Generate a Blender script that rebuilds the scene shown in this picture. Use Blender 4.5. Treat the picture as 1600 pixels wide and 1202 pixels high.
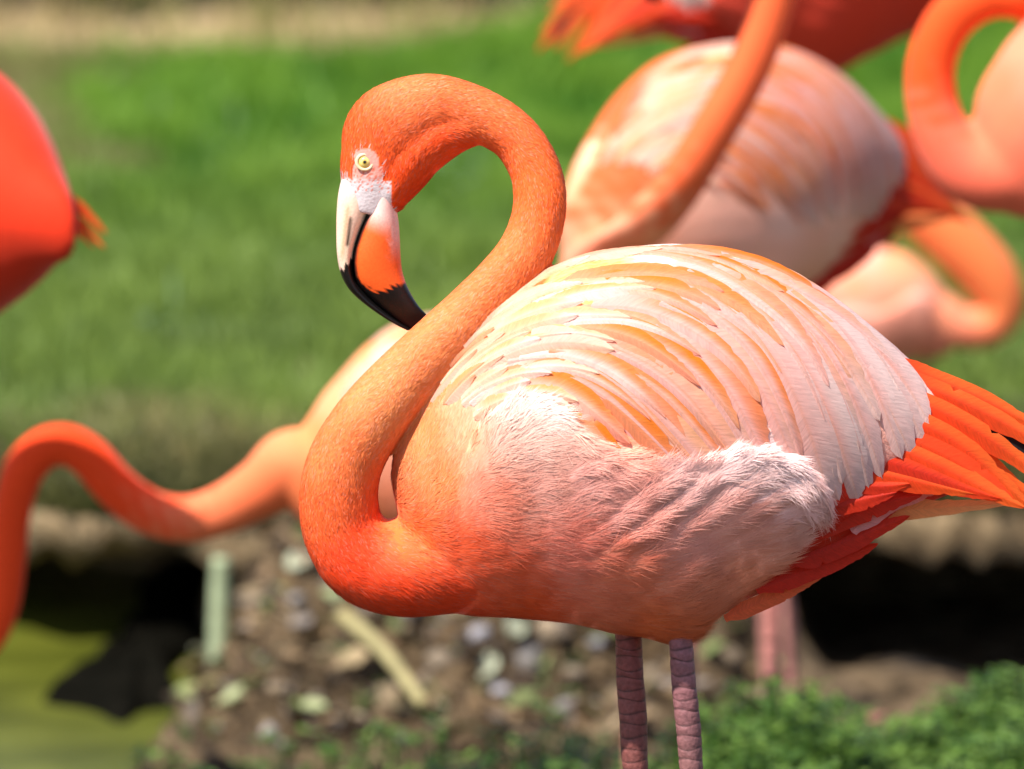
import bpy, math, random
import numpy as np
from mathutils import Vector, Matrix
from mathutils.bvhtree import BVHTree
rng = np.random.default_rng(7); random.seed(7)
for o in list(bpy.data.objects): bpy.data.objects.remove(o)
SC = bpy.context.scene; COL = SC.collection

# ------------------------------------------------------------------ camera, sky, sun, exposure
S = 0.00055                     # metres per photograph pixel at the main bird
DIST = 6.0; PITCH = math.radians(7.0); ZC = 0.80
FWD = np.array([0, math.cos(PITCH), -math.sin(PITCH)]); UPV = np.array([0, math.sin(PITCH), math.cos(PITCH)])
CAMP = np.array([0, 0, ZC]) - DIST*FWD
cam = bpy.data.objects.new('camera', bpy.data.cameras.new('camera')); COL.objects.link(cam); SC.camera = cam
cam.location = CAMP; cam.rotation_euler = (math.pi/2-PITCH, 0, 0)
cam.data.sensor_width = 36; cam.data.lens = 36*DIST/(1600*S); cam.data.clip_start = 0.1; cam.data.clip_end = 2000
cam.data.dof.use_dof = True; cam.data.dof.focus_distance = DIST-0.05; cam.data.dof.aperture_fstop = cam.data.lens/46.0
SUN = Vector((-0.40, -0.41, 0.82)).normalized()
w = bpy.data.worlds.new('World'); SC.world = w; w.use_nodes = True
nt = w.node_tree; bg = nt.nodes['Background']; sky = nt.nodes.new('ShaderNodeTexSky')
sky.sky_type = 'NISHITA'; sky.sun_disc = False; sky.sun_elevation = math.asin(SUN.z); sky.sun_rotation = math.atan2(SUN.x, SUN.y)
nt.links.new(sky.outputs[0], bg.inputs[0]); bg.inputs[1].default_value = 0.11
sun = bpy.data.objects.new('sun', bpy.data.lights.new('sun', 'SUN')); COL.objects.link(sun)
sun.data.energy = 4.8; sun.data.angle = math.radians(0.5); sun.data.color = (1.0, 0.95, 0.86)
sun.location = (-4, -3, 9); sun.rotation_euler = SUN.to_track_quat('Z', 'Y').to_euler()
SC.view_settings.view_transform = 'Standard'; SC.view_settings.look = 'None'
SC.view_settings.exposure = 0.80; SC.view_settings.gamma = 1
SC.cycles.max_bounces = 10; SC.cycles.diffuse_bounces = 5; SC.cycles.use_denoising = True

# ------------------------------------------------------------------ helpers
def at(px, py, d):
    """world point seen at a photograph pixel, d metres in front of the camera"""
    return Vector(CAMP + d*(FWD + np.array([1, 0, 0])*((px-800)*S/DIST) - UPV*((py-601)*S/DIST)))
def tag(o, label=None, cat=None, group=None, kind=None):
    if label: o['label'] = label
    if cat: o['category'] = cat
    if group: o['group'] = group
    if kind: o['kind'] = kind
    return o
def smooth(a, b, x):
    t = np.clip((x-a)/(b-a), 0, 1); return t*t*(3-2*t)
def mesh(name, V, F, cols=None, uvs=None, mat=None, shade=True):
    me = bpy.data.meshes.new(name)
    V = np.asarray(V, dtype=np.float64)
    if isinstance(F, np.ndarray):
        nf, k = F.shape
        me.vertices.add(len(V)); me.vertices.foreach_set('co', V.ravel())
        me.loops.add(nf*k); me.loops.foreach_set('vertex_index', F.astype(np.int32).ravel())
        me.polygons.add(nf); me.polygons.foreach_set('loop_start', np.arange(0, nf*k, k, dtype=np.int32))
        me.update(calc_edges=True); me.validate()
    else:
        me.from_pydata(V.tolist(), [], F)
    if cols is not None:
        c = np.ones((len(V), 4)); c[:, :3] = cols
        a = me.color_attributes.new('Col', 'FLOAT_COLOR', 'POINT'); a.data.foreach_set('color', c.ravel())
    if uvs is not None:
        l = me.uv_layers.new(name='UVMap'); idx = np.empty(len(me.loops), dtype=np.int32); me.loops.foreach_get('vertex_index', idx)
        l.data.foreach_set('uv', np.asarray(uvs)[idx].ravel())
    if shade: me.polygons.foreach_set('use_smooth', [True]*len(me.polygons))
    if mat: me.materials.append(mat)
    return me
def obj(name, me, parent=None):
    o = bpy.data.objects.new(name, me); COL.objects.link(o); o.parent = parent
    return o
def empty(name, loc):
    o = bpy.data.objects.new(name, None); COL.objects.link(o); o.location = loc; o.empty_display_size = 0.05
    return o
def catmull(P, n):
    P = np.asarray(P, float); Q = np.vstack([2*P[0]-P[1], P, 2*P[-1]-P[-2]]); m = len(P)-1; out = []
    for t in np.linspace(0, m, n):
        i = min(int(t), m-1); u = t-i; a, b, c, d = Q[i], Q[i+1], Q[i+2], Q[i+3]
        out.append(0.5*(2*b+(c-a)*u+(2*a-5*b+4*c-d)*u*u+(3*b-a-3*c+d)*u**3))
    return np.array(out)
def loft(rings, cap=True):
    n = len(rings); k = len(rings[0]); V = np.vstack(rings); F = []
    for i in range(n-1):
        for j in range(k):
            j2 = (j+1) % k; F.append((i*k+j, i*k+j2, (i+1)*k+j2, (i+1)*k+j))
    if cap: F.append(tuple(reversed(range(k)))); F.append(tuple(range((n-1)*k, n*k)))
    return V, F
def idw(P, vals, Q, p=1.6, eps=400.0):
    P = np.asarray(P, float); vals = np.asarray(vals, float); out = np.zeros((len(Q), vals.shape[1])); tot = np.zeros(len(Q))
    for q, v in zip(P, vals):
        wgt = 1.0/((Q[:, 0]-q[0])**2+(Q[:, 1]-q[1])**2+eps)**p
        out += wgt[:, None]*v; tot += wgt
    return out/tot[:, None]
def vnoise(P, scale, seed=0):
    """cheap smooth pseudo-noise from summed sines, about -1..1"""
    r = np.random.default_rng(seed); s = np.zeros(len(P))
    for i in range(7):
        k = r.normal(size=P.shape[1]); k /= np.linalg.norm(k); s += np.sin(P@k*(6.28/scale)*r.uniform(.6, 1.7)+r.uniform(0, 6.28))
    return s/3.0

# ------------------------------------------------------------------ materials
def new_mat(name):
    m = bpy.data.materials.new(name); m.use_nodes = True
    return m, m.node_tree.nodes, m.node_tree.links, m.node_tree.nodes['Principled BSDF']
def vcol_mat(name, rough=0.6, spec=0.3, trans=0.0, noise=0.0, nscale=300, bump=0.0, sheen=0.0, sss=0.0, nattr=False):
    m, N, L, P = new_mat(name)
    a = N.new('ShaderNodeAttribute'); a.attribute_name = 'Col'; c = a.outputs['Color']
    P.inputs['Roughness'].default_value = rough; P.inputs['Specular IOR Level'].default_value = spec
    if sheen: P.inputs['Sheen Weight'].default_value = sheen; P.inputs['Sheen Roughness'].default_value = .4
    if sss:
        P.inputs['Subsurface Weight'].default_value = sss; P.inputs['Subsurface Radius'].default_value = (1, .35, .2); P.inputs['Subsurface Scale'].default_value = 0.006
    if noise or bump:
        t = N.new('ShaderNodeTexCoord'); n = N.new('ShaderNodeTexNoise'); n.inputs['Scale'].default_value = nscale; n.inputs['Detail'].default_value = 4
        L.new(t.outputs['Object'], n.inputs['Vector'])
        if noise:
            r = N.new('ShaderNodeMapRange'); r.inputs[1].default_value = .3; r.inputs[2].default_value = .7; r.inputs[3].default_value = 1-noise; r.inputs[4].default_value = 1+noise
            L.new(n.outputs['Fac'], r.inputs[0]); x = N.new('ShaderNodeVectorMath'); x.operation = 'SCALE'; L.new(c, x.inputs[0]); L.new(r.outputs[0], x.inputs['Scale']); c = x.outputs[0]
        if bump:
            b = N.new('ShaderNodeBump'); b.inputs['Strength'].default_value = bump; b.inputs['Distance'].default_value = 0.002
            L.new(n.outputs['Fac'], b.inputs['Height']); L.new(b.outputs[0], P.inputs['Normal'])
    L.new(c, P.inputs['Base Color'])
    if nattr:
        na = N.new('ShaderNodeAttribute'); na.attribute_name = 'lie'; L.new(na.outputs['Vector'], P.inputs['Normal'])
    if trans:
        tr = N.new('ShaderNodeBsdfTranslucent'); mx = N.new('ShaderNodeMixShader'); mx.inputs[0].default_value = trans
        L.new(c, tr.inputs[0]); L.new(P.outputs[0], mx.inputs[1]); L.new(tr.outputs[0], mx.inputs[2]); L.new(mx.outputs[0], N['Material Output'].inputs[0])
    return m
def feather_mat():
    m, N, L, P = new_mat('feather_vane')
    a = N.new('ShaderNodeAttribute'); a.attribute_name = 'Col'
    uv = N.new('ShaderNodeUVMap'); sp = N.new('ShaderNodeSeparateXYZ'); L.new(uv.outputs[0], sp.inputs[0])
    ab = N.new('ShaderNodeMath'); ab.operation = 'ABSOLUTE'; L.new(sp.outputs[0], ab.inputs[0])
    k = N.new('ShaderNodeMath'); k.operation = 'MULTIPLY_ADD'; k.inputs[1].default_value = -0.30; L.new(ab.outputs[0], k.inputs[0]); L.new(sp.outputs[1], k.inputs[2])
    cb = N.new('ShaderNodeCombineXYZ'); L.new(k.outputs[0], cb.inputs[0])
    oi = N.new('ShaderNodeObjectInfo'); L.new(oi.outputs['Random'], cb.inputs[1]); cb2 = N.new('ShaderNodeMath'); cb2.operation = 'MULTIPLY'; cb2.inputs[1].default_value = .12
    L.new(ab.outputs[0], cb2.inputs[0]); L.new(cb2.outputs[0], cb.inputs[2])
    n = N.new('ShaderNodeTexNoise'); n.inputs['Scale'].default_value = 13; n.inputs['Detail'].default_value = 5; n.inputs['Roughness'].default_value = .7; L.new(cb.outputs[0], n.inputs['Vector'])
    r = N.new('ShaderNodeMapRange'); r.inputs[1].default_value = .3; r.inputs[2].default_value = .7; r.inputs[3].default_value = .80; r.inputs[4].default_value = 1.12; L.new(n.outputs['Fac'], r.inputs[0])
    x = N.new('ShaderNodeVectorMath'); x.operation = 'SCALE'; L.new(a.outputs['Color'], x.inputs[0]); L.new(r.outputs[0], x.inputs['Scale'])
    b = N.new('ShaderNodeBump'); b.inputs['Strength'].default_value = .35; b.inputs['Distance'].default_value = .0015; L.new(n.outputs['Fac'], b.inputs['Height'])
    L.new(b.outputs[0], P.inputs['Normal']); L.new(x.outputs[0], P.inputs['Base Color'])
    P.inputs['Roughness'].default_value = .55; P.inputs['Specular IOR Level'].default_value = .3
    tr = N.new('ShaderNodeBsdfTranslucent'); mx = N.new('ShaderNodeMixShader'); mx.inputs[0].default_value = .42
    L.new(x.outputs[0], tr.inputs[0]); L.new(P.outputs[0], mx.inputs[1]); L.new(tr.outputs[0], mx.inputs[2]); L.new(mx.outputs[0], N['Material Output'].inputs[0])
    return m
M_BODY = vcol_mat('down', .75, .15, noise=.07, nscale=420, bump=.3, sheen=.15)
M_STRAND = vcol_mat('down_strand', .6, .25, trans=.22, nattr=True)
M_FEATHER = feather_mat()
M_BILL = vcol_mat('bill_horn', .36, .32, noise=.10, nscale=500, bump=.12)
M_EYE = vcol_mat('eye_gloss', .08, .6)
M_LEG = vcol_mat('leg_skin', .55, .35, noise=.22, nscale=260, bump=.5)
M_GRASS = vcol_mat('grass_blade', .5, .3, trans=.35)
M_LEAF = vcol_mat('leaf_green', .45, .4, trans=.3)
M_STONE = vcol_mat('stone', .8, .25, noise=.3, nscale=60, bump=.6)
M_LITTER = vcol_mat('dry_leaf', .7, .25, trans=.2, noise=.2, nscale=120)

# ------------------------------------------------------------------ bird geometry, in photograph pixels of the main bird
X0 = 1000.0
CP = math.cos(PITCH)
def lx(px): return (np.asarray(px, float)-X0)*S
def lz(py): return ZC-(np.asarray(py, float)-601)*S/CP
MAIN_LOC = np.array([(X0-800)*S, 0, 0])
def proj(V, near=True):
    """bird-local points to photograph pixels, as the main bird stands"""
    W = np.array(V, float)
    if near: W[:, 1] = -np.abs(W[:, 1])
    W = W+MAIN_LOC-CAMP; d = W@FWD
    return np.stack([800+W[:, 0]/d*DIST/S, 601-(W@UPV)/d*DIST/S], 1)
BODY = np.array([  # x, top, bottom, half width
 (612,725,762,6),(618,700,790,22),(632,668,860,44),(650,640,925,68),(680,592,950,100),(720,545,961,128),(780,478,965,155),(850,425,970,178),(900,402,976,190),
 (950,391,986,197),(1000,385,994,201),(1040,382,1003,200),(1075,383,998,198),(1110,386,972,194),(1150,393,946,188),(1200,408,922,178),(1250,431,898,164),(1300,463,874,146),
 (1350,502,848,122),(1400,547,818,96),(1440,586,792,72),(1480,618,775,48),(1510,645,765,26),(1530,680,740,8)], float)
HY = .026                        # the head is carried a little to the far side, so the bill tip ends behind the lower neck
HEAD = [(572,338,38,26,HY),(579,305,48,32,HY),(591,262,61,38,HY),(613,211,72,43,HY),(668,177,55.5,42,HY)]
THROAT = [(592,338,14,12,HY),(597,326,28,24,HY),(606,304,37,33,HY),(624,276,43,38,HY),(652,243,44,41,HY),(695,212,42,40,HY),(745,193,36,36,HY)]
NECK = [(735,183,45,38,HY),(795,212,39.5,36,.023),(830,257,39.5,36,.018),(843,304,41,37,.012),(839,350,42,38,.006),(820,397,43.5,39,0),(786,441,45,40,-.004),(742,485,46,41,-.008),(696,529,48,42,-.010),
 (646,578,51,44,-.012),(601,626,54,46,-.012),(564,675,57,48,-.010),(538,726,59.5,50,-.007),(529,780,62,52,-.004),(538,832,65,55,0),(570,872,72,62,0),(622,886,78,74,0),(690,873,89,92,0),(770,850,105,112,0)]
RIDGE = np.array([(700,760),(730,700),(752,662),(775,638),(805,622),(840,618),(880,640),(930,684),(1000,709),(1060,724),(1100,718),(1140,701),(1180,698),(1230,706),(1268,732),(1300,775),(1330,860)], float)
def ring_body(x, top, bot, hw, k=40):
    a = np.linspace(0, 2*math.pi, k, endpoint=False); zm = top+.47*(bot-top)
    c, s = np.cos(a), np.sin(a)
    y = hw*np.sign(s)*np.abs(s)**.95
    up = c >= 0
    z = np.where(up, zm-(zm-top)*np.abs(c)**.95, zm+(bot-zm)*np.abs(c)**.88)
    y = np.where(up, y, y*(1-.10*np.abs(c)))
    return np.stack([np.full(k, lx(x)), y*S, lz(z)], 1)
def tube(C, k=28):
    """C: rows px, py, radius, lateral half width, y offset (m)"""
    C = np.asarray(C, float); T = np.gradient(C[:, :2], axis=0); T /= np.linalg.norm(T, axis=1)[:, None]
    a = np.linspace(0, 2*math.pi, k, endpoint=False); rings = []
    for c, t in zip(C, T):
        n = np.array([-t[1], t[0]]); q = c[:2]+np.outer(np.cos(a)*c[2], n)
        rings.append(np.stack([lx(q[:, 0]), np.sin(a)*c[3]*S+c[4], lz(q[:, 1])], 1))
    # round the two ends off a little
    return rings
def remesh(parts, voxel, it=6, name='body'):
    V, F, o = [], [], 0
    for v, f in parts:
        V.append(v); F += [tuple(i+o for i in q) for q in f]; o += len(v)
    me = mesh('tmp', np.vstack(V), F)
    import bmesh
    for _ in (0,):
        bm = bmesh.new(); bm.from_mesh(me); bmesh.ops.recalc_face_normals(bm, faces=bm.faces); bm.to_mesh(me); bm.free()
    ob = obj('tmp', me); r = ob.modifiers.new('r', 'REMESH'); r.mode = 'VOXEL'; r.voxel_size = voxel
    s = ob.modifiers.new('s', 'SMOOTH'); s.factor = .5; s.iterations = it
    dg = bpy.context.evaluated_depsgraph_get(); out = bpy.data.meshes.new_from_object(ob.evaluated_get(dg))
    bpy.data.objects.remove(ob); bpy.data.meshes.remove(me)
    n = len(out.vertices); co = np.empty(n*3); out.vertices.foreach_get('co', co); co = co.reshape(-1, 3)
    nn = np.empty(n*3); out.vertices.foreach_get('normal', nn); nn = nn.reshape(-1, 3)
    F = np.empty(len(out.loops), dtype=np.int32); out.loops.foreach_get('vertex_index', F); F = F.reshape(-1, 4) if len(F) == 4*len(out.polygons) else None
    return out, co, nn, F
def neck_rows(pts):
    P = np.array([tuple(p)+(0,)*(5-len(p)) for p in pts], float); return catmull(P, len(P)*6)
# colours (linear albedo)
ORANGE = np.array((.86,.150,.030)); DEEP = np.array((.80,.060,.012)); RED = np.array((.66,.030,.012)); PALE = np.array((.90,.66,.60)); PEACH = np.array((.92,.50,.28))
CREAM = np.array((.93,.72,.42)); FLANK = np.array((.86,.46,.40)); SALMON = np.array((.85,.30,.20)); WHITE = np.array((.92,.80,.76))
CPTS = [(560,860,DEEP),(620,930,DEEP),(640,840,ORANGE),(700,930,DEEP),(720,850,(.84,.12,.04)),(660,690,(.88,.30,.10)),(680,760,(.88,.28,.09)),(700,600,PEACH),(720,690,(.9,.40,.22)),
 (760,780,(.86,.28,.18)),(780,900,(.91,.15,.06)),(800,950,(.92,.12,.03)),(790,660,(.92,.70,.63)),(835,640,(.93,.78,.73)),(800,710,(.91,.56,.47)),(860,700,(.91,.50,.41)),(820,760,(.89,.42,.34)),(900,760,(.89,.43,.37)),(880,850,(.88,.24,.17)),(950,800,(.88,.40,.34)),
 (950,900,(.93,.24,.13)),(1000,980,(.94,.21,.075)),(1050,1000,(.94,.25,.11)),(1080,940,(.92,.31,.19)),(1060,860,(.92,.38,.31)),(1060,770,(.9,.54,.50)),(1150,730,(.92,.64,.62)),(1220,730,(.92,.66,.64)),(1150,830,(.90,.39,.31)),
 (1240,800,(.90,.50,.45)),(1150,910,(.88,.31,.19)),(850,500,(.92,.46,.16)),(950,450,(.92,.42,.12)),(1050,400,PALE),(1200,430,PALE),(1350,530,PALE),(900,600,(.9,.34,.14)),(1000,650,(.88,.28,.14)),(1150,600,(.9,.34,.12)),(1300,650,SALMON)]
def facemask(Q):
    x, y = Q[:, 0], Q[:, 1]
    a = np.hypot(x-571, (y-256)*.95) < 21
    b = (y > 283+.06*(x-560)) & (x < 612)
    c = (y > 262) & (x > 549+.0*(y)) & (x < 597)
    return a | b | c
def body_colour(V, rows, tint=None, jitter=1.0, main=False, throat=None):
    Q = proj(V); C = idw([p[:2] for p in CPTS], [p[2] for p in CPTS], Q, 1.7, 500)
    # red under the tail, behind the fluff edge
    n = vnoise(Q, 34, 3)*9+vnoise(Q, 11, 5)*5
    edge = np.interp(Q[:, 1], [690,745,775,820,870,930,985], [1345,1318,1300,1268,1236,1165,1104])+n
    red = smooth(-6, 8, Q[:, 0]-edge)*smooth(700, 740, Q[:, 1])
    C = C*(1-red[:, None])+RED*red[:, None]
    low = red*smooth(0, 60, Q[:, 1]-np.interp(Q[:, 0], [1100,1200,1300,1440], [965,915,860,790])-8)
    C = C*(1-low[:, None])+np.array((.82,.16,.05))*low[:, None]
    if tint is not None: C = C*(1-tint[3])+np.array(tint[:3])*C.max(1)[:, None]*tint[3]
    if rows is not None:
        best = np.full(len(V), 9.9); tt = np.zeros(len(V))
        P = proj(np.stack([lx(rows[:, 0]), rows[:, 4], lz(rows[:, 1])], 1), near=False); Q2 = proj(V, near=False)
        for i in range(0, len(rows), 1 if main else 2):
            d = np.hypot(Q2[:, 0]-P[i, 0], Q2[:, 1]-P[i, 1])/rows[i, 2]; m = d < best; best[m] = d[m]; tt[m] = i
        if throat is not None:
            R2 = neck_rows(throat); P = proj(np.stack([lx(R2[:, 0]), R2[:, 4], lz(R2[:, 1])], 1), near=False)
            for i in range(0, len(R2), 3):
                d = np.hypot(Q2[:, 0]-P[i, 0], Q2[:, 1]-P[i, 1])/R2[i, 2]; m = d < best; best[m] = d[m]; tt[m] = 1
        tt /= len(rows)
        nk = smooth(1.32, 1.12, best)*(smooth(.90, .80, tt+.04*vnoise(Q, 60, 9)) if main else smooth(.82, .66, tt+.03*vnoise(Q, 60, 9)))
        ncol = idw([(540,230),(640,150),(700,230),(620,300),(740,170),(850,300),(800,400),(700,520),(600,620),(520,700),(500,790),(560,860),(640,900)],
            [(.90,.15,.030),(.92,.25,.085),(.88,.095,.015),(.88,.095,.012),(.92,.22,.07),(.90,.17,.035),(.92,.24,.07),(.93,.30,.11),(.94,.34,.13),(.92,.25,.08),(.90,.17,.045),DEEP*1.1,DEEP], Q, 1.6, 500)*np.array((1, .88, .78))
        if not main: ncol = np.tile(np.array(tint[4] if tint is not None and len(tint) > 4 else (.86,.105,.020)), (len(V), 1))
        C = C*(1-nk[:, None])+ncol*nk[:, None]
    C = C*(1+jitter*.05*vnoise(Q, 16, 2)[:, None])
    return np.clip(C, .005, .95), Q
def flank_disp(V, Q):
    r = np.interp(Q[:, 0], RIDGE[:, 0], RIDGE[:, 1])
    wob = vnoise(Q, 40, 11)*4
    t = Q[:, 1]-r+wob
    edge = np.interp(Q[:, 1], [690,745,775,820,870,930,985], [1345,1318,1300,1268,1236,1165,1104])
    d = smooth(-6, 16, t)*smooth(380, 20, t)*smooth(705, 800, Q[:, 0])*smooth(4, -22, Q[:, 0]-edge+wob)*18
    # two swollen lobes, and slanting folds between them
    d += 4*np.exp(-((Q[:, 0]-825)/80)**2-((Q[:, 1]-680)/70)**2)*smooth(-4, 22, t)
    d += 10*np.exp(-((Q[:, 0]-1190)/90)**2-((Q[:, 1]-765)/70)**2)*smooth(-4, 22, t)
    u = (Q[:, 0]*.45+Q[:, 1]*.89); v = Q[:, 0]*.86-Q[:, 1]*.5
    fold = vnoise(np.stack([u/1.0, v/4.5], 1), 46, 21)
    d += 2.6*fold*smooth(0, 30, t)*smooth(260, 90, t)*smooth(850, 940, Q[:, 0])*smooth(1290, 1220, Q[:, 0])
    return d*S

FLOWP = [(600,850,40),(640,880,12),(620,940,25),(700,930,6),(800,950,2),(690,780,-40),(720,650,-58),(680,640,-60),(760,560,-40),(760,850,-8),(850,890,-5),(950,930,-8),(1030,980,-12),(1080,960,-38),(880,780,-22),(1000,810,-28),
 (840,720,-12),(780,660,-50),(830,632,-8),(885,665,30),(960,715,5),(1060,760,-36),(1110,735,-36),(1180,712,-4),(1245,740,42),(1285,785,58),(1200,810,-16),(1140,880,-18),(1240,850,-20),(1350,820,-22),(1430,780,-22),(1300,870,-25),
 (900,440,-10),(1050,430,8),(1200,520,45),(1300,640,62),(1400,560,45)]
def flow_dir(Q, rows=None):
    ang = np.radians([p[2] for p in FLOWP]); v = idw([p[:2] for p in FLOWP], np.stack([np.cos(ang), np.sin(ang)], 1), Q, 1.8, 200)
    if rows is not None:
        best = np.full(len(Q), 9.9); bi = np.zeros(len(Q), int)
        for i in range(len(rows)):
            d = np.hypot(Q[:, 0]-rows[i, 0], Q[:, 1]-rows[i, 1])/rows[i, 2]; m = d < best; best[m] = d[m]; bi[m] = i
        T = np.gradient(rows[:, :2], axis=0); T /= np.linalg.norm(T, axis=1)[:, None]
        nk = (smooth(1.35, 1.1, best)*smooth(.93, .84, bi/len(rows)))[:, None]
        v = v*(1-nk)+T[bi]*nk
    v /= np.linalg.norm(v, axis=1)[:, None]+1e-9
    return v
def head_transform(end, theta):
    """moves the head (about its neck joint at 735,183) to end, turned by theta in the bird's plane (photograph sense)"""
    c, s = math.cos(theta), math.sin(theta)
    def f(p): 
        dx, dy = p[0]-735, p[1]-183
        return (end[0]+c*dx-s*dy, end[1]+s*dx+c*dy)
    piv = Vector((float(lx(735)), HY, float(lz(183)))); tgt = Vector((float(lx(end[0])), end[4] if len(end) > 4 else 0, float(lz(end[1]))))
    return f, Matrix.Translation(tgt) @ Matrix.Rotation(theta, 4, 'Y') @ Matrix.Translation(-piv)
def make_body(neck_pts, voxel, tint=None, flank=True, throat=None):
    rows = neck_rows(neck_pts)
    bR = [ring_body(*r) for r in catmull(BODY, 90)]
    me, co, nn, F = remesh([loft(bR), loft(tube(rows)), loft(tube(neck_rows(throat or THROAT)))], voxel, 16 if flank == 'bvh' else 5)
    bvh = BVHTree.FromPolygons([tuple(c) for c in co], F.tolist()) if flank == 'bvh' else None
    Q = proj(co)
    mid = smooth(0, 0.03, np.abs(co[:, 1]))
    co2 = co+nn*(flank_disp(co, Q)*mid)[:, None] if flank else co
    C, _ = body_colour(co2, rows, tint, main=(flank == 'bvh'), throat=throat or THROAT)
    bpy.data.meshes.remove(me)
    return mesh('body', co2, F, C, mat=M_BODY), co2, F, rows, bvh, C

# ---- bill, eye and legs (main-bird local)
def loft_pair(L, R, lat, n=90, k=44, p=1.0):
    L = catmull(L, n); R = catmull(R, n); W = catmull(np.array(lat, float)[:, None], n)[:, 0]; a = np.linspace(0, 2*math.pi, k, endpoint=False); rings = []
    px = []
    for l, r, wv in zip(L, R, W):
        c = (l+r)/2; h = (r-l)/2; q = c+np.outer(np.cos(a), h); px.append(q)
        rings.append(np.stack([lx(q[:, 0]), np.sign(np.sin(a))*np.abs(np.sin(a))**p*wv*S, lz(q[:, 1])], 1))
    V, F = loft(rings); return V, F, np.vstack(px)
UL = [(534,282),(528,310),(525.5,340),(525,372),(526,402),(531,430),(543,455),(564,476),(592,497),(618,513),(636,522)]
GAP = [(586,300),(581,322),(571,345),(561,368),(553,392),(550,414),(553,438),(566,460),(590,483),(616,503),(641,520)]
LR = [(612,300),(618,325),(622.5,352),(624.5,380),(625.5,405),(628,428),(634,448),(642,465),(651,480),(659,490),(666,497)]
def bill_meshes():
    V, F, q = loft_pair(UL, GAP, [26,27,27,26,25,23,21,18,15,11,6], p=.85)
    x, y = q[:, 0], q[:, 1]; jag = 5*vnoise(q*np.array([1, .25]), 9, 31)
    C = np.tile(np.array((.84,.56,.42)), (len(q), 1)); C = C*(1-.0)+0
    g = np.interp(y, [p[1] for p in GAP], [p[0] for p in GAP])
    pk = smooth(320, 296, y)[:, None]; C = C*(1-pk)+np.array((.62,.52,.55))*pk
    cr = (smooth(15, 9, g-x)*smooth(312, 330, y))[:, None]; C = C*(1-cr)+np.array((.90,.74,.52))*cr
    left = smooth(8, 3, x-np.interp(y, [p[1] for p in UL], [p[0] for p in UL]))[:, None]; C = C*(1-.5*left)+np.array((.88,.62,.52))*.5*left
    br = (np.exp(-((x-537-(385-y)*.12)/4)**2)*smooth(318, 332, y)*smooth(420, 395, y))[:, None]; C = C*(1-.6*br)+np.array((.62,.26,.10))*.6*br
    ns = (np.exp(-(((x-545.5)-(365-y)*.14)/2.8)**2)*smooth(338, 346, y)*smooth(391, 384, y))[:, None]; C = C*(1-ns)+np.array((.03,.018,.01))*ns
    bk = smooth(-3, 3, y-(431-(x-527)*1.05)+jag)[:, None]; C = C*(1-bk)+np.array((.006,.005,.005))*bk
    up = mesh('upper_mandible', V, F, C, mat=M_BILL)
    V, F, q = loft_pair(GAP, LR, [29,31,32,32,31,29,26,22,17,12,6], p=.9)
    x, y = q[:, 0], q[:, 1]; jag = 4*vnoise(q*np.array([1, .2]), 8, 33)
    C = np.tile(np.array((.88,.115,.018)), (len(q), 1))
    t = np.maximum(smooth(378, 335, y+.4*(600-x)), smooth(420, 360, y)*smooth(604, 618, x+3*vnoise(q, 12, 4)))[:, None]; C = C*(1-t)+np.array((.84,.50,.44))*t
    g = np.interp(y, [p[1] for p in GAP], [p[0] for p in GAP])
    gl = (smooth(9, 4, x-g)*smooth(325, 342, y))[:, None]; C = C*(1-gl)+np.array((.012,.008,.008))*gl
    bd = np.interp(x, [548,556,568,585,605,625,640], [418,432,450,459,456,446,448])
    bk = smooth(-2.5, 2.5, y-bd+jag)[:, None]; C = C*(1-bk)+np.array((.006,.005,.005))*bk
    tip = (smooth(490, 512, y)*.5)[:, None]; C = C*(1-tip)+np.array((.035,.006,.006))*tip
    lo = mesh('lower_mandible', V, F, C, mat=M_BILL)
    return up, lo
def sphere_mesh(name, r, colf, mat, n=24, sq=(1, 1, 1)):
    rings = []; a = np.linspace(0, 2*math.pi, 32, endpoint=False)
    for t in np.linspace(0.02, math.pi-.02, n):
        rings.append(np.stack([np.cos(a)*math.sin(t)*r*sq[0], np.full(32, -math.cos(t)*r*sq[1]), np.sin(a)*math.sin(t)*r*sq[2]], 1))
    V, F = loft(rings); rad = np.hypot(V[:, 0], V[:, 2])/r
    return mesh(name, V, F, colf(rad, V), mat=mat)
def eye_cols(rad, V):
    C = np.tile(np.array((.80,.62,.20)), (len(V), 1))
    C[rad > .62] = (.78,.56,.14); C[(rad > .74)] = (.10,.06,.02)
    p = (rad < .16); C[p] = (.01,.01,.01); m = (rad >= .16) & (rad < .34); C[m] = (.62,.42,.08)
    return C
def torus_mesh(name, R, r, col, mat, n=36, k=12, sx=1.0, sz=1.0):
    rings = []
    for t in np.linspace(0, 2*math.pi, n, endpoint=False):
        b = np.linspace(0, 2*math.pi, k, endpoint=False)
        rings.append(np.stack([(R+r*np.cos(b))*math.cos(t)*sx, r*np.sin(b), (R+r*np.cos(b))*math.sin(t)*sz], 1))
    V = np.vstack(rings); F = [(i*k+j, ((i+1) % n)*k+j, ((i+1) % n)*k+(j+1) % k, i*k+(j+1) % k) for i in range(n) for j in range(k)]
    return mesh(name, V, F, np.tile(np.array(col), (len(V), 1)), mat=mat)
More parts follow.
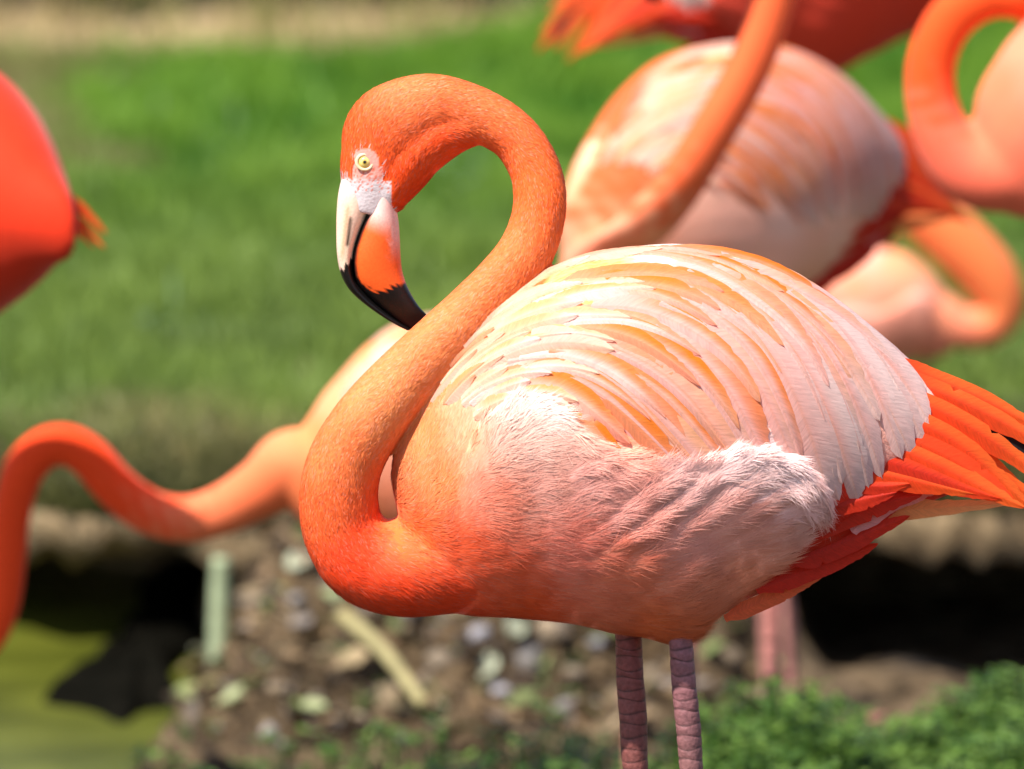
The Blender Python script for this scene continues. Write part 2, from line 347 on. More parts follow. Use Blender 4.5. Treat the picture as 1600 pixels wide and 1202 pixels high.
def leg_mesh(top, knee, foot, r0, r1, seed, ringstep=0.0095, depth=.0004, base=((.40,.13,.12),(.36,.20,.16))):
    """shank, hock and lower leg with the scutes as stepped rings"""
    top, knee, foot = (np.array(p, float) for p in (top, knee, foot)); rr = np.random.default_rng(seed)
    P, R, C = [], [], []
    def seg(a, b, ra, rb, skip=0):
        L = np.linalg.norm(b-a); z = 0.0
        while z < L:
            st = ringstep*rr.uniform(.7, 1.35); st = min(st, L-z) if L-z > .002 else L-z+1e-4
            for f, g, dark in ((0.02, -1, 1), (.14, .25, 0), (.5, .5, 0), (.86, .25, 0)):
                u = (z+f*st)/L; r = ra+(rb-ra)*u
                P.append(a+(b-a)*u); R.append(r+g*depth); 
                c = np.array(base[0])*(1-u)+np.array(base[1])*u; C.append(c*(.38 if dark else rr.uniform(.85, 1.15)))
            z += st
    seg(top, knee, r0, r0*.86); 
    for u, m in ((.0, 1.15), (.25, 1.55), (.5, 1.7), (.75, 1.5), (1, 1.1)):
        P.append(knee+(foot-knee)/np.linalg.norm(foot-knee)*(u*.045)); R.append(r0*.82*m); C.append(np.array(base[1])*1.05)
    seg(P[-1]+(foot-knee)*.005, foot+np.array((0, 0, .012)), r1, r1*.9)
    a = np.linspace(0, 2*math.pi, 22, endpoint=False); rings = []
    for p, r in zip(P, R):
        wob = 1+.05*np.sin(a*2+p[2]*40)+.03*np.sin(a*3+p[2]*90)
        rings.append(np.stack([p[0]+np.cos(a)*r*wob, p[1]+np.sin(a)*r*wob, p[2]+.0012*np.sin(a*2+p[2]*300)], 1))
    V, F = loft(rings); cc = np.repeat(np.array(C), 22, axis=0)
    return mesh('leg', V, F, np.clip(cc, 0, 1), mat=M_LEG)
def foot_mesh(seed=0):
    """three webbed toes, pointing -x, and a small hind toe"""
    V, F = [], []; z1 = .012
    A = [(-.105, -.045, .004), (-.120, 0, .004), (-.105, .045, .004)]; base = (0, 0, z1)
    V += [base]+A+[(-.075, -.018, .006), (-.075, .018, .006), (.03, 0, .004), (.008, .012, .006), (.008, -.012, .006)]
    V += [(x, y, 0.0) for x, y, z in V]
    F += [(0, 1, 4), (0, 4, 2), (0, 2, 5), (0, 5, 3), (0, 3, 7), (0, 7, 6), (0, 6, 8), (0, 8, 1)]
    F += [(a+9, c+9, b+9) for a, b, c in F[:8]]
    rim = [1, 4, 2, 5, 3, 7, 6, 8]; F += [(rim[i], rim[i]+9, rim[(i+1) % 8]+9, rim[(i+1) % 8]) for i in range(8)]
    return mesh('foot', V, F, np.tile(np.array((.42,.16,.14)), (len(V), 1)), mat=M_LEG, shade=False)

# ------------------------------------------------------------------ feathers
FFLOW = [(700,600,-55),(750,560,-42),(800,490,-36),(850,450,-28),(900,415,-16),(1000,400,0),(1100,395,10),(1050,440,10),(950,470,-4),(850,520,-14),(800,580,-20),(900,560,8),(960,600,32),(1000,660,46),(1060,560,36),(1120,500,30),(1150,470,32),
 (1100,660,56),(1200,560,54),(1180,650,62),(1250,620,66),(1280,680,72),(1200,440,28),(1300,480,38),(1400,560,46),(1340,620,62),(1420,640,60),(1430,690,66),(1350,720,72),(1300,740,76),(930,640,46),(860,640,20),(760,640,-40)]
FA = np.radians([p[2] for p in FFLOW]); FV = np.stack([np.cos(FA), np.sin(FA)], 1); FP = [p[:2] for p in FFLOW]
def trace_back(tip, L, n=13, bend=0.0):
    p = np.array(tip, float); out = [p.copy()]; st = L/(n-1)
    for i in range(n-1):
        v = idw(FP, FV, p[None], 1.5, 900)[0]; a = math.atan2(v[1], v[0])+bend; p = p-st*np.array((math.cos(a), math.sin(a))); out.append(p.copy())
    return np.array(out[::-1])
CAM_L = Vector(CAMP-MAIN_LOC)
def drop(px, py, bvh):
    """point and normal where the sight line through a pixel meets the bird's body"""
    tgt = np.array([lx(px), 0, lz(py)]); 
    W = np.array(at(px, py, DIST))-MAIN_LOC; dr = Vector(W)-CAM_L; dr.normalize()
    h = bvh.ray_cast(CAM_L, dr)
    if h[0] is not None: return np.array(h[0]), np.array(h[1])
    b = None
    for k in np.linspace(DIST-.22, DIST+.10, 17):
        q = CAM_L+dr*k; f = bvh.find_nearest(q)
        if b is None or f[3] < b[0]: b = (f[3], q, f[1])
    return np.array(b[1]), np.array(b[2])
def make_feather(path, hw, bvh, base, edge, tipc, lift0, lift1, seed, edge_side=1, ragged=1.0, yfix=None, point=1.0, estr=1.0, roll=0.0):
    rr = np.random.default_rng(seed); n = len(path); pts, nor = [], []
    for q in path:
        p, m = drop(q[0], q[1], bvh); pts.append(p); nor.append(m)
    pts = np.array(pts); nor = np.array(nor)
    if yfix is not None: pts[:, 1] = np.linspace(yfix[0], yfix[1], n); nor[:] = np.array((.1, -.97, .22))
    for _ in range(3):
        pts[1:-1] = .25*pts[:-2]+.5*pts[1:-1]+.25*pts[2:]; nor[1:-1] = .25*nor[:-2]+.5*nor[1:-1]+.25*nor[2:]
    nor /= np.linalg.norm(nor, axis=1)[:, None]
    N = 40; s = np.linspace(0, 1, N); pts = catmull(pts, N); nor = catmull(nor, N); nor /= np.linalg.norm(nor, axis=1)[:, None]
    T = np.gradient(pts, axis=0); T /= np.linalg.norm(T, axis=1)[:, None]; B = np.cross(nor, T); B /= np.linalg.norm(B, axis=1)[:, None]
    wid = hw*S*np.clip(s/.18, .25, 1)**.6*np.clip((1-s)/(.26*point), 0, 1)**.62*(1+.06*np.sin(s*6+seed))
    us = np.array([-1, -.72, -.42, -.1, 0, .1, .42, .72, 1]); K = len(us); V, C, U = [], [], []
    off = (lift0+(lift1-lift0)*smooth(0, 1, s))
    notch = np.ones((N, 2))
    for side in (0, 1):
        for _ in range(int(3*ragged)):
            i = rr.integers(8, N-2); notch[i, side] = rr.uniform(.62, .88)
        notch[:, side] *= 1+rr.normal(0, .035*ragged, N); fr = slice(int(N*.72), N-1); notch[fr, side] *= 1-(1-rr.uniform(.72, 1.08, N-1-int(N*.72)))*min(1, ragged*1.6)
    for i in range(N):
        for u in us:
            nf = notch[i, 0 if u < 0 else 1] if abs(u) > .6 else 1
            barb = .30*abs(u)*wid[i]*min(1, (1-s[i])*7)                      # barbs sweep back towards the tip
            ro = roll*u*wid[i]
            p = pts[i]+B[i]*u*wid[i]*nf+nor[i]*(off[i]+(.0009 if abs(u) < .11 else 0)-.16*wid[i]*u*u+ro)+T[i]*barb
            e = smooth(.02, .62, u*edge_side)*smooth(.10, .4, s[i])*estr
            c = np.array(base)*(1-e)+np.array(edge)*e
            tp = smooth(.62, .98, s[i]); c = c*(1-tp*.8)+np.array(tipc)*tp*.8
            if abs(u) < .05: c = c*np.array((.97, .88, .80))
            V.append(p); C.append(c*rr.uniform(.96, 1.04)); U.append((u, s[i]*6))
    F = np.array([(i*K+j, i*K+j+1, (i+1)*K+j+1, (i+1)*K+j) for i in range(N-1) for j in range(K-1)])
    org = pts[0].copy(); V = np.array(V)-org
    return mesh('feather', V, F, np.clip(C, 0, .95), U, M_FEATHER), org
PK = (.90,.52,.46); PW = (.92,.70,.65); OR = (.90,.24,.012); YO = (.91,.44,.13); CR = (.92,.66,.48); PC = (.90,.42,.23); SA = (.88,.36,.24)
ROWS = [ # tip curve, count, length, half width, base, edge, tip, edge strength, tip length
 ([(1466,612),(1456,655),(1442,712),(1402,724),(1366,768),(1330,778),(1296,776)], 11, 350, 32, PK, PW, PW, .9, 1.0),
 ([(1405,575),(1385,650),(1345,725),(1290,765),(1225,775),(1160,775),(1090,770)], 11, 370, 30, PK, YO, PW, .5, 1.2),
 ([(1330,515),(1312,605),(1275,690),(1218,745),(1140,765),(1060,765)], 11, 350, 25, PK, OR, PK, 1, 2.0),
 ([(1240,455),(1228,545),(1192,645),(1130,710),(1050,740),(980,740)], 11, 330, 22, PK, OR, PC, 1, 2.2),
 ([(1140,418),(1125,492),(1082,582),(1022,655),(950,705)], 10, 280, 23, PW, OR, SA, .9, 2.2),
 ([(1025,402),(1002,470),(962,540),(905,612),(880,675)], 10, 230, 21, PW, YO, CR, .9, 2.0),
 ([(930,415),(898,485),(862,550),(815,612)], 9, 180, 18, CR, YO, PW, .8, 2.6),
 ([(845,455),(808,525),(772,590),(745,650)], 9, 140, 14, CR, PC, CR, .7, 2.8),
 ([(775,520),(746,575),(722,635),(712,660)], 8, 105, 12, PC, YO, PC, .6, 2.8)]
TOPX, TOPY = BODY[:, 0], BODY[:, 1]
def all_feathers(bvh):
    out = []; sd = 0
    for ri, (tips, n, L, hw, b, e, t, es, pt) in enumerate(ROWS):
        tp = catmull(tips, n)
        for i in range(n):
            sd += 1; r = np.random.default_rng(1000+sd)
            q = tp[i]+r.normal(0, 10, 2)*(0.4 if ri == 0 else 1)
            path = trace_back(q, L*r.uniform(.88, 1.12), bend=r.normal(0, .05))
            path[:, 1] = np.maximum(path[:, 1], np.interp(path[:, 0], TOPX, TOPY)+7)
            # warmer, more orange vanes mid wing; paler towards the rump
            k = r.uniform(.45, 1.25); bb = np.array(b); mid = math.exp(-((q[0]-1130)/190)**2)
            if r.random() < .18+.35*mid: bb = bb*.55+np.array(PC)*.45
            if ri in (2, 3, 4) and r.random() < .35: bb = bb*.45+np.array(OR)*.55
            if r.random() < .2: bb = bb*.6+np.array(PW)*.4
            while len(path) > 6 and ((path[0, 0] < 745 and path[0, 1] > 635) or path[0, 1] > np.interp(path[0, 0], RIDGE[:, 0], RIDGE[:, 1])-8): path = path[1:]
            if q[0] < 800 and q[1] > 592: continue
            me, org = make_feather(path, hw*r.uniform(.78, 1.5), bvh, bb, e, t, .0003+.00008*ri+.00014*i, .0016+.00015*ri+.00014*i+r.uniform(0, .0008), sd, edge_side=1 if r.random() < .93 else -1, estr=min(1, es*k), roll=r.normal(0.12, .04), point=pt*r.uniform(.8, 1.2), ragged=.25 if ri == 0 else .5)
            out.append((me, org, ri))
    # red tail and flight feathers
    TR = (.88,.070,.010); TO = (.92,.15,.02); TD = (.70,.035,.010); BK = (.012,.010,.010)
    tails = [((1390,566),(1500,622),(1660,735),16,BK,BK,(-.010,-.012)),((1380,590),(1520,655),(1660,750),15,BK,BK,(-.020,-.018)),
     ((1380,560),(1500,606),(1650,680),17,TR,TO,(-.018,-.012)),((1380,585),(1510,628),(1680,722),18,TR,TO,(-.022,-.02)),((1360,610),(1500,655),(1660,765),20,TR,TO,(-.034,-.026)),((1340,640),(1480,680),(1610,790),22,TR,TO,(-.044,-.034)),
     ((1330,660),(1470,705),(1580,772),21,TR,TR,(-.048,-.040)),((1310,680),(1440,715),(1600,786),22,TR,TO,(-.054,-.044)),((1300,700),(1420,730),(1560,770),22,TD,TR,(-.060,-.046)),
     ((1290,730),(1400,745),(1520,762),18,TR,TO,(-.064,-.048)),((1350,630),(1500,690),(1640,800),18,TR,TO,(-.030,-.022)),((1400,600),(1540,650),(1700,760),18,TR,TR,(-.006,-.004)),
     ((1290,745),(1360,760),(1420,752),14,TD,TR,(-.066,-.056))]
    for a, m, c, hw, bc, ec, yf in tails:
        sd += 1; me, org = make_feather(catmull([a, m, c], 13), hw, bvh, bc, ec, ec, 0, 0, sd, yfix=yf, estr=.8, ragged=.35, point=1.5); out.append((me, org, 20))
    # under-tail coverts: one long pale one and red ones
    unders = [((1330,830),(1400,775),(1490,752),20,(.86,.36,.34),(.86,.20,.14),(-.050,-.030)),((1290,860),(1380,800),(1590,780),16,(.90,.34,.12),(.9,.40,.16),(-.034,-.026)),
     ((1250,840),(1330,800),(1440,768),22,TD,RED,(-.062,-.046)),((1230,880),(1310,850),(1420,800),20,RED,TD,(-.052,-.040)),((1180,920),(1270,885),(1370,842),18,RED,TD,(-.044,-.034)),((1130,960),(1200,930),(1290,890),14,(.80,.14,.05),(.8,.16,.06),(-.036,-.028)),
     ((1260,810),(1330,785),(1400,766),16,TD,RED,(-.070,-.058))]
    for a, m, c, hw, bc, ec, yf in unders:
        sd += 1; me, org = make_feather(catmull([a, m, c], 13), hw, bvh, bc, ec, ec, 0, 0, sd, yfix=yf, estr=.7, ragged=.35, point=1.6); out.append((me, org, 21))
    return out

# ------------------------------------------------------------------ fine down on the main bird
def strands(co, F, C, rows, count):
    a, b, c, d = (co[F[:, i]] for i in range(4)); fn = np.cross(c-a, d-b); ar = np.linalg.norm(fn, axis=1); fn /= ar[:, None]+1e-12
    ctr = (a+b+c+d)/4; near = ctr[:, 1] < .035
    Qf = proj(ctr, near=False)
    wing = (Qf[:, 1] < np.interp(Qf[:, 0], RIDGE[:, 0], RIDGE[:, 1])-4) & (Qf[:, 0] > 770) & (np.abs(ctr[:, 1]) > .0)
    best = np.full(len(ctr), 9.9)
    for r_ in rows[:int(len(rows)*.82):2]:
        best = np.minimum(best, np.hypot(Qf[:, 0]-r_[0], Qf[:, 1]-r_[1])/r_[2])
    neck = best < 1.15
    wt = ar*near*np.where(wing & ~neck, .05, 1.0)*np.where(neck, 1.15, 1.0)*np.where(facemask(Qf) & neck & (Qf[:, 1] > 225) & (Qf[:, 1] < 365), 0, 1)
    ii = rng.choice(len(F), count, p=wt/wt.sum()); u, v = rng.random(count)[:, None], rng.random(count)[:, None]
    p = (a[ii]*(1-u)+b[ii]*u)*(1-v)+(d[ii]*(1-u)+c[ii]*u)*v; n = fn[ii]; Q = proj(p, near=False); nk = neck[ii]
    f2 = flow_dir(Q, rows); jit = rng.normal(0, .13, count)+.22*vnoise(Q, 60, 77); cs, sn = np.cos(jit), np.sin(jit); f2 = np.stack([f2[:, 0]*cs-f2[:, 1]*sn, f2[:, 0]*sn+f2[:, 1]*cs], 1)
    t = np.stack([f2[:, 0], np.zeros(count), -f2[:, 1]], 1); t -= n*(t*n).sum(1)[:, None]; ok = np.linalg.norm(t, axis=1) > .2
    p, n, Q, nk, t, ii = p[ok], n[ok], Q[ok], nk[ok], t[ok], ii[ok]; t /= np.linalg.norm(t, axis=1)[:, None]; m = len(p)
    r = np.interp(Q[:, 0], RIDGE[:, 0], RIDGE[:, 1]); fl = smooth(-5, 15, Q[:, 1]-r)*smooth(720, 800, Q[:, 0])*(~nk)
    L = (np.where(nk, 13, 22)+20*fl)*S*rng.uniform(.6, 1.4, m); W = np.where(nk, 1.0, .85-.22*fl)*S*rng.uniform(.6, 1.3, m)
    lift = np.where(nk, .0004, .00018+.0008*fl*rng.random(m)**9)*rng.uniform(.3, 1.3, m)
    side = np.cross(n, t); curl = rng.normal(0, .12, m)[:, None]
    P0 = p-n*.0002; P1 = p+t*(L*.5)[:, None]+n*(lift*.8)[:, None]+side*curl*L[:, None]*.3; P2 = p+t*L[:, None]+n*lift[:, None]+side*curl*L[:, None]
    w1 = side*W[:, None]
    V = np.stack([P0-w1*.6, P0+w1*.6, P1+w1, P1-w1, P2], 1).reshape(-1, 3)
    o = (np.arange(m)*5)[:, None]; F3 = np.concatenate([o+np.array([2, 1, 0]), o+np.array([3, 2, 0]), o+np.array([4, 2, 3])])
    col = C[F[ii, 0]]; br = (1+rng.uniform(-.07, .08, m)*np.where(nk, 1, .6))[:, None]; pale = (rng.random(m) < .18)[:, None]*.22
    col = np.clip(col*1.07*br*(1-pale)+np.array((.93,.62,.50))*pale*np.clip(col[:, 1:2]*2.2+.25, 0, 1), 0, .95)
    me = mesh('down', V, F3, np.repeat(col, 5, axis=0), mat=M_STRAND, shade=False)
    jn = np.where(nk, .11, .04); nv = n+t*(rng.normal(-.03, 1, m)*jn)[:, None]+side*(rng.normal(0, 1, m)*jn)[:, None]; nv /= np.linalg.norm(nv, axis=1)[:, None]
    at_ = me.attributes.new('lie', 'FLOAT_VECTOR', 'POINT'); at_.data.foreach_set('vector', np.repeat(nv, 5, axis=0).ravel())
    return me

# ------------------------------------------------------------------ the main bird
UPM, LOM = bill_meshes()
EYEM = sphere_mesh('eye', 12*S, eye_cols, M_EYE)
LIDM = torus_mesh('eyelid', 12.5*S, 3.0*S, (.80,.58,.36), M_BILL, sz=.95)
FOOT = foot_mesh()
def add_head(root, Mx, eye_at):
    for nm, me in (('upper_mandible', UPM), ('lower_mandible', LOM)):
        o = obj(nm, me, root); o.matrix_local = Mx @ Matrix.Translation((0, HY, 0))
    for sd in (-1, 1):
        e = obj('eye', EYEM, root); l = obj('eyelid', LIDM, e)
        p = Vector(eye_at)
        if sd == 1: p.y = 2*HY-p.y
        e.matrix_local = Mx @ Matrix.Translation(p) @ Matrix.Rotation(0 if sd == -1 else math.pi, 4, 'Z') @ Matrix.Rotation(math.radians(-4), 4, 'X')
        l.location = (0, -.0035, 0)
def add_leg(root, top, foot, r0=.0118, r1=.0088, seed=1, knee_dx=.03, **k):
    top = np.array(top, float); foot = np.array(foot, float); knee = top*.55+foot*.45+np.array((knee_dx, 0, 0))
    if knee[2]-foot[2] < .06: knee = foot+np.array((knee_dx, 0, .06))
    lg = obj('leg', leg_mesh(top, knee, foot, r0, r1, seed, **k), root); f = obj('foot', FOOT, lg); f.location = foot
main = empty('flamingo', MAIN_LOC)
tag(main, 'sharply seen orange flamingo with pale pink wing, its bill touching its curved neck', 'flamingo')
me, co, F, rows, BVH, CC = make_body(HEAD+NECK, .00175, flank='bvh')
# bare skin of the face
Qm = proj(co, near=True); fm = facemask(Qm) & (co[:, 2] > lz(360)) & (co[:, 0] < lx(640))
x, y = Qm[:, 0], Qm[:, 1]
sk = np.tile(np.array((.66,.57,.58)), (len(co), 1)); rd = smooth(292, 276, y+5*vnoise(Qm, 9, 8))[:, None]; sk = sk*(1-rd)+np.array((.78,.34,.28))*rd
spk = (vnoise(Qm, 5, 14) > .55) & (y < 304) & (y > 262); sk[spk] = (.72,.16,.10)
CC[fm] = sk[fm]*(1+.08*vnoise(Qm[fm], 12, 6)[:, None])
c4 = np.ones((len(co), 4)); c4[:, :3] = np.clip(CC, 0, 1); me.color_attributes['Col'].data.foreach_set('color', c4.ravel())
obj('body', me, main)
ep, en = drop(570, 254, BVH); add_head(main, Matrix.Identity(4), ep+np.array((0, .0040, 0)))
FEATHERS = all_feathers(BVH)
for fme, org, ri in FEATHERS:
    o = obj('feather', fme, main); o.location = org
dn = obj('down', strands(co, F, CC, rows, 190000), main); dn['kind'] = 'stuff'
add_leg(main, (float(lx(979)), .018, float(lz(940))), (float(lx(996)), .018, 0), .0122, .0092, 3, .012, depth=.00015, base=((.20,.045,.045),(.18,.075,.06)))
add_leg(main, (float(lx(1058)), -.03, float(lz(940))), (float(lx(1086)), -.03, 0), .0108, .0088, 4, .018, depth=.00038, ringstep=.0098, base=((.23,.085,.105),(.22,.11,.085)))

# ------------------------------------------------------------------ the other birds
def bird(label, centre, d, k, neck_img, head_dir, mirror=False, yaw=0.0, ground=0.0, tint=None, feathers=None, legs=((979, .02), (1058, -.03)), leg_top=930, legcol=((.42,.14,.12),(.38,.18,.15)), voxel=.0055, leg_dx=.0, pitch=0.0, stub=None, flank=True):
    sc = k*d/DIST; mx = -1 if mirror else 1; ya = math.radians(yaw)
    lc = Vector((float(lx(1050)), 0, float(lz(650))))
    Rm = Matrix.Rotation(ya, 4, 'Z') @ Matrix.Rotation(math.radians(pitch), 4, 'Y') @ Matrix.Diagonal((sc*mx, sc, sc, 1))
    wc = at(centre[0], centre[1], d); loc = wc-(Rm @ lc)
    root = empty('flamingo', loc); root.rotation_euler = (0, math.radians(pitch), ya); root.scale = (sc*mx, sc, sc)
    tag(root, label, 'flamingo')
    def loc_px(p):                                       # photograph pixel -> this bird's own drawing plane
        dx = (p[0]-centre[0])/k; yo = p[3]/S if len(p) > 3 else 0
        X = (dx+yo*math.sin(ya))/math.cos(ya)*mx+1050
        Y = (p[1]-centre[1])/k+650
        return (X, Y, p[2]/k, p[2]/k*.9, p[3] if len(p) > 3 else 0)
    N = [loc_px(p) for p in neck_img]                    # from the head end to the breast
    f, Mx = head_transform(N[0], head_dir)
    hd = [f(h)+(h[2]*.95, h[3], N[0][4]) for h in HEAD]
    N = hd+N+[(700, 860, 90, 92, 0), (780, 820, 110, 112, 0)]
    th = [f(h)+(h[2]*.95, h[3], N[5][4]) for h in THROAT]
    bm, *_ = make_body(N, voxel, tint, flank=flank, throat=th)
    obj('body', bm, root)
    add_head(root, Mx, ep+np.array((0, .0040, 0)))
    for fme, org, ri in FEATHERS:
        if feathers and ri in feathers:
            o = obj('feather', fme, root); o.location = org
    if stub:
        for i_, (p_, L_, a_) in enumerate(stub):
            fm_ = FEATHERS[-15-i_][0]; wm = Matrix.Translation(at(*p_)) @ Matrix.Rotation(math.radians(a_), 4, 'Y') @ Matrix.Diagonal((L_, L_*.8, L_*1.5, 1))
            o = obj('feather', fm_, root); o.matrix_local = (Matrix.Translation(loc) @ Rm).inverted() @ wm
    gz = (ground-loc.z)/sc
    for i, (px, yo) in enumerate(legs):
        add_leg(root, (float(lx(px)), yo, float(lz(leg_top))), (float(lx(px))+leg_dx, yo, gz), .0115, .009, 20+i, .01, ringstep=.02, base=legcol)
    return root
ALLR = set(range(10)) | {20, 21}
bird('pale flamingo with orange streaked wing, slanting neck raised across its own body', (1150, 262), 8.2, .73,
     [(1212,-90,33,-.19),(1196,-10,34,-.19),(1160,82,35,-.19),(1102,182,36,-.185),(1048,268,40,-.16),(985,342,50,-.10),(935,372,58,-.03)], math.radians(60), yaw=32, flank=False, tint=(1.0,.52,.36,.45,(.80,.12,.035)), feathers=ALLR, legs=((985, .05), (1075, -.05)), leg_top=900)
bird('flamingo lowering its looped red neck to the green pond', (735, 652), 8.0, .62,
     [(-62,1030,24),(-20,1000,25),(2,945,27),(10,880,29),(16,808,31),(32,745,33),(62,706,33),(100,695,33),(140,716,34),(182,764,35),(232,800,36),(290,812,37),(350,796,40),(410,762,47),(465,728,60)], math.radians(-25), tint=(1.0,.26,.10,.6,(.84,.060,.010)), feathers={2, 3, 4, 5}, ground=-.10, legs=((1440, .0),), leg_top=760)
bird('pink flamingo with its curled orange neck held before its breast', (1852, 108), 8.05, .75,
     [(1640,-60,36),(1600,-10,37),(1545,-8,38),(1490,25,38),(1458,85,38),(1455,150,40),(1475,215,46),(1520,262,60)], math.radians(140), tint=(1.0,.20,.12,.75,(.86,.085,.014)), feathers={0, 1, 2, 3}, ground=.0)
bird('flamingo with drooping orange tail feathers and shaded dark red belly', (1240, -118), 8.9, .68,
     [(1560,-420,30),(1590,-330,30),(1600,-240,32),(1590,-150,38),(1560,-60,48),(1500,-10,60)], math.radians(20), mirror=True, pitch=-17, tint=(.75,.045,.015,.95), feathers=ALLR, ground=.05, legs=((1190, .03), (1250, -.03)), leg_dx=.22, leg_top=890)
bird('salmon flamingo with thick pale neck folded back over a rounded body', (1362, 468), 10.15, .30,
     [(1345,292,30),(1395,305,36),(1445,334,43),(1500,382,46),(1548,434,43),(1566,478,36),(1545,510,32),(1500,512,34),(1460,495,40)], math.radians(0), mirror=True, tint=(1.0,.32,.20,.75,(.90,.20,.06)), ground=.205, legs=((760, .03), (860, -.03)), leg_top=900)
bird('bright red flamingo seen from its rounded rump with a stub of tail', (-125, 285), 7.6, .80,
     [(-420,-150,34),(-480,-60,36),(-500,50,38),(-470,160,44),(-420,260,56)], math.radians(0), yaw=-48, tint=(.80,.040,.010,1.0), ground=.0, legs=((1150, -.06), (1060, .03)),
     stub=[((62,296,7.45), .42, -8), ((60,304,7.44), .42, 0), ((62,312,7.43), .38, 6)])

# ------------------------------------------------------------------ terrain
def soil_mat(name, ramp, scale, bump=.8, spec=.15):
    m, N, L, P = new_mat(name); t = N.new('ShaderNodeTexCoord'); n = N.new('ShaderNodeTexNoise'); n.inputs['Scale'].default_value = scale; n.inputs['Detail'].default_value = 9; n.inputs['Roughness'].default_value = .65
    L.new(t.outputs['Object'], n.inputs['Vector']); r = N.new('ShaderNodeValToRGB'); e = r.color_ramp.elements
    for i, (pos, c) in enumerate(ramp):
        if i < 2: e[i].position = pos; e[i].color = c+(1,)
        else: q = e.new(pos); q.color = c+(1,)
    L.new(n.outputs['Fac'], r.inputs[0]); L.new(r.outputs[0], P.inputs['Base Color']); P.inputs['Roughness'].default_value = .9; P.inputs['Specular IOR Level'].default_value = spec
    b = N.new('ShaderNodeBump'); b.inputs['Strength'].default_value = bump; b.inputs['Distance'].default_value = .03; L.new(n.outputs['Fac'], b.inputs['Height']); L.new(b.outputs[0], P.inputs['Normal'])
    return m
M_SOIL = soil_mat('bank_soil', [(.30, (.022,.014,.008)), (.72, (.27,.19,.115)), (.5, (.105,.070,.038))], 16, 1.0)
M_FACE = soil_mat('bank_face_soil', [(.30, (.05,.032,.017)), (.72, (.40,.29,.17)), (.5, (.21,.145,.08))], 11, 1.0)
M_TURF = soil_mat('turf_soil', [(.3, (.035,.045,.012)), (.7, (.10,.13,.03))], 5)
M_DIRT = soil_mat('dry_dirt', [(.3, (.28,.20,.10)), (.7, (.42,.31,.17))], 3)
def Xd(px, d): return (px-800)*S*d/DIST
YO_ = float(CAMP[1])                                     # world y = depth + YO_ (nearly)
def bank_y(x): return 9.75+YO_+.10*np.sin(x*2.1+.5)+.05*np.sin(x*7.3)+.45*smooth(-.55, -.95, x)
def low_h(x, y):
    P = np.stack([x, y], 1); h = .016*vnoise(P, .45, 41)+.009*vnoise(P, .12, 42)
    d = y-YO_
    lo_ = -.44-.10*smooth(9.25, 8.95, d)+.03*vnoise(P, .3, 47); md = smooth(lo_, lo_+.13, x)*smooth(.44, .30, x)      # litter mound in the middle
    h += md*(.19*smooth(8.75, 9.75, d)+.030*vnoise(P, .2, 43)+.018*vnoise(P, .07, 44))
    pond = smooth(-.36, -.60, x+.06*vnoise(P, .5, 45))*smooth(7.2, 7.7, d)*smooth(11.5, 11.0, d)
    h -= .14*pond
    h += .085*smooth(.10, .32, x+.05*vnoise(P, .3, 46))*smooth(7.0, 7.5, d)*smooth(8.25, 7.95, d)
    h -= .10*smooth(.36, .46, x)*smooth(9.2, 9.6, d)
    return h
def grid(x0, x1, y0, y1, nx, ny, hf, name, mat, colf=None):
    xs = np.linspace(x0, x1, nx); ys = np.linspace(y0, y1, ny); X, Y = np.meshgrid(xs, ys); X = X.ravel(); Y = Y.ravel()
    V = np.stack([X, Y, hf(X, Y)], 1); i, j = np.meshgrid(np.arange(ny-1), np.arange(nx-1), indexing='ij'); a = (i*nx+j).ravel()
    return mesh(name, V, np.stack([a, a+1, a+nx+1, a+nx], 1), mat=mat)
# one sheet for the low ground: fine in the middle, stretched out to the horizon
def ground_sheet():
    g = lambda a, b, n, far: np.concatenate([-np.geomspace(1, far, 8)[::-1]+a, np.linspace(a, b, n), np.geomspace(1, far, 8)+b])
    xs = g(-2.2, 2.2, 200, 400); ys = g(-.8, 5.2, 260, 600)
    X, Y = np.meshgrid(xs, ys); X = X.ravel(); Y = Y.ravel(); h = low_h(X, Y)-.06*smooth(5.0, 5.4, Y)
    nx, ny = len(xs), len(ys); i, j = np.meshgrid(np.arange(ny-1), np.arange(nx-1), indexing='ij'); a = (i*nx+j).ravel()
    return mesh('ground', np.stack([X, Y, h], 1), np.stack([a, a+1, a+nx+1, a+nx], 1), mat=M_SOIL)
tag(obj('ground', ground_sheet()), kind='structure')
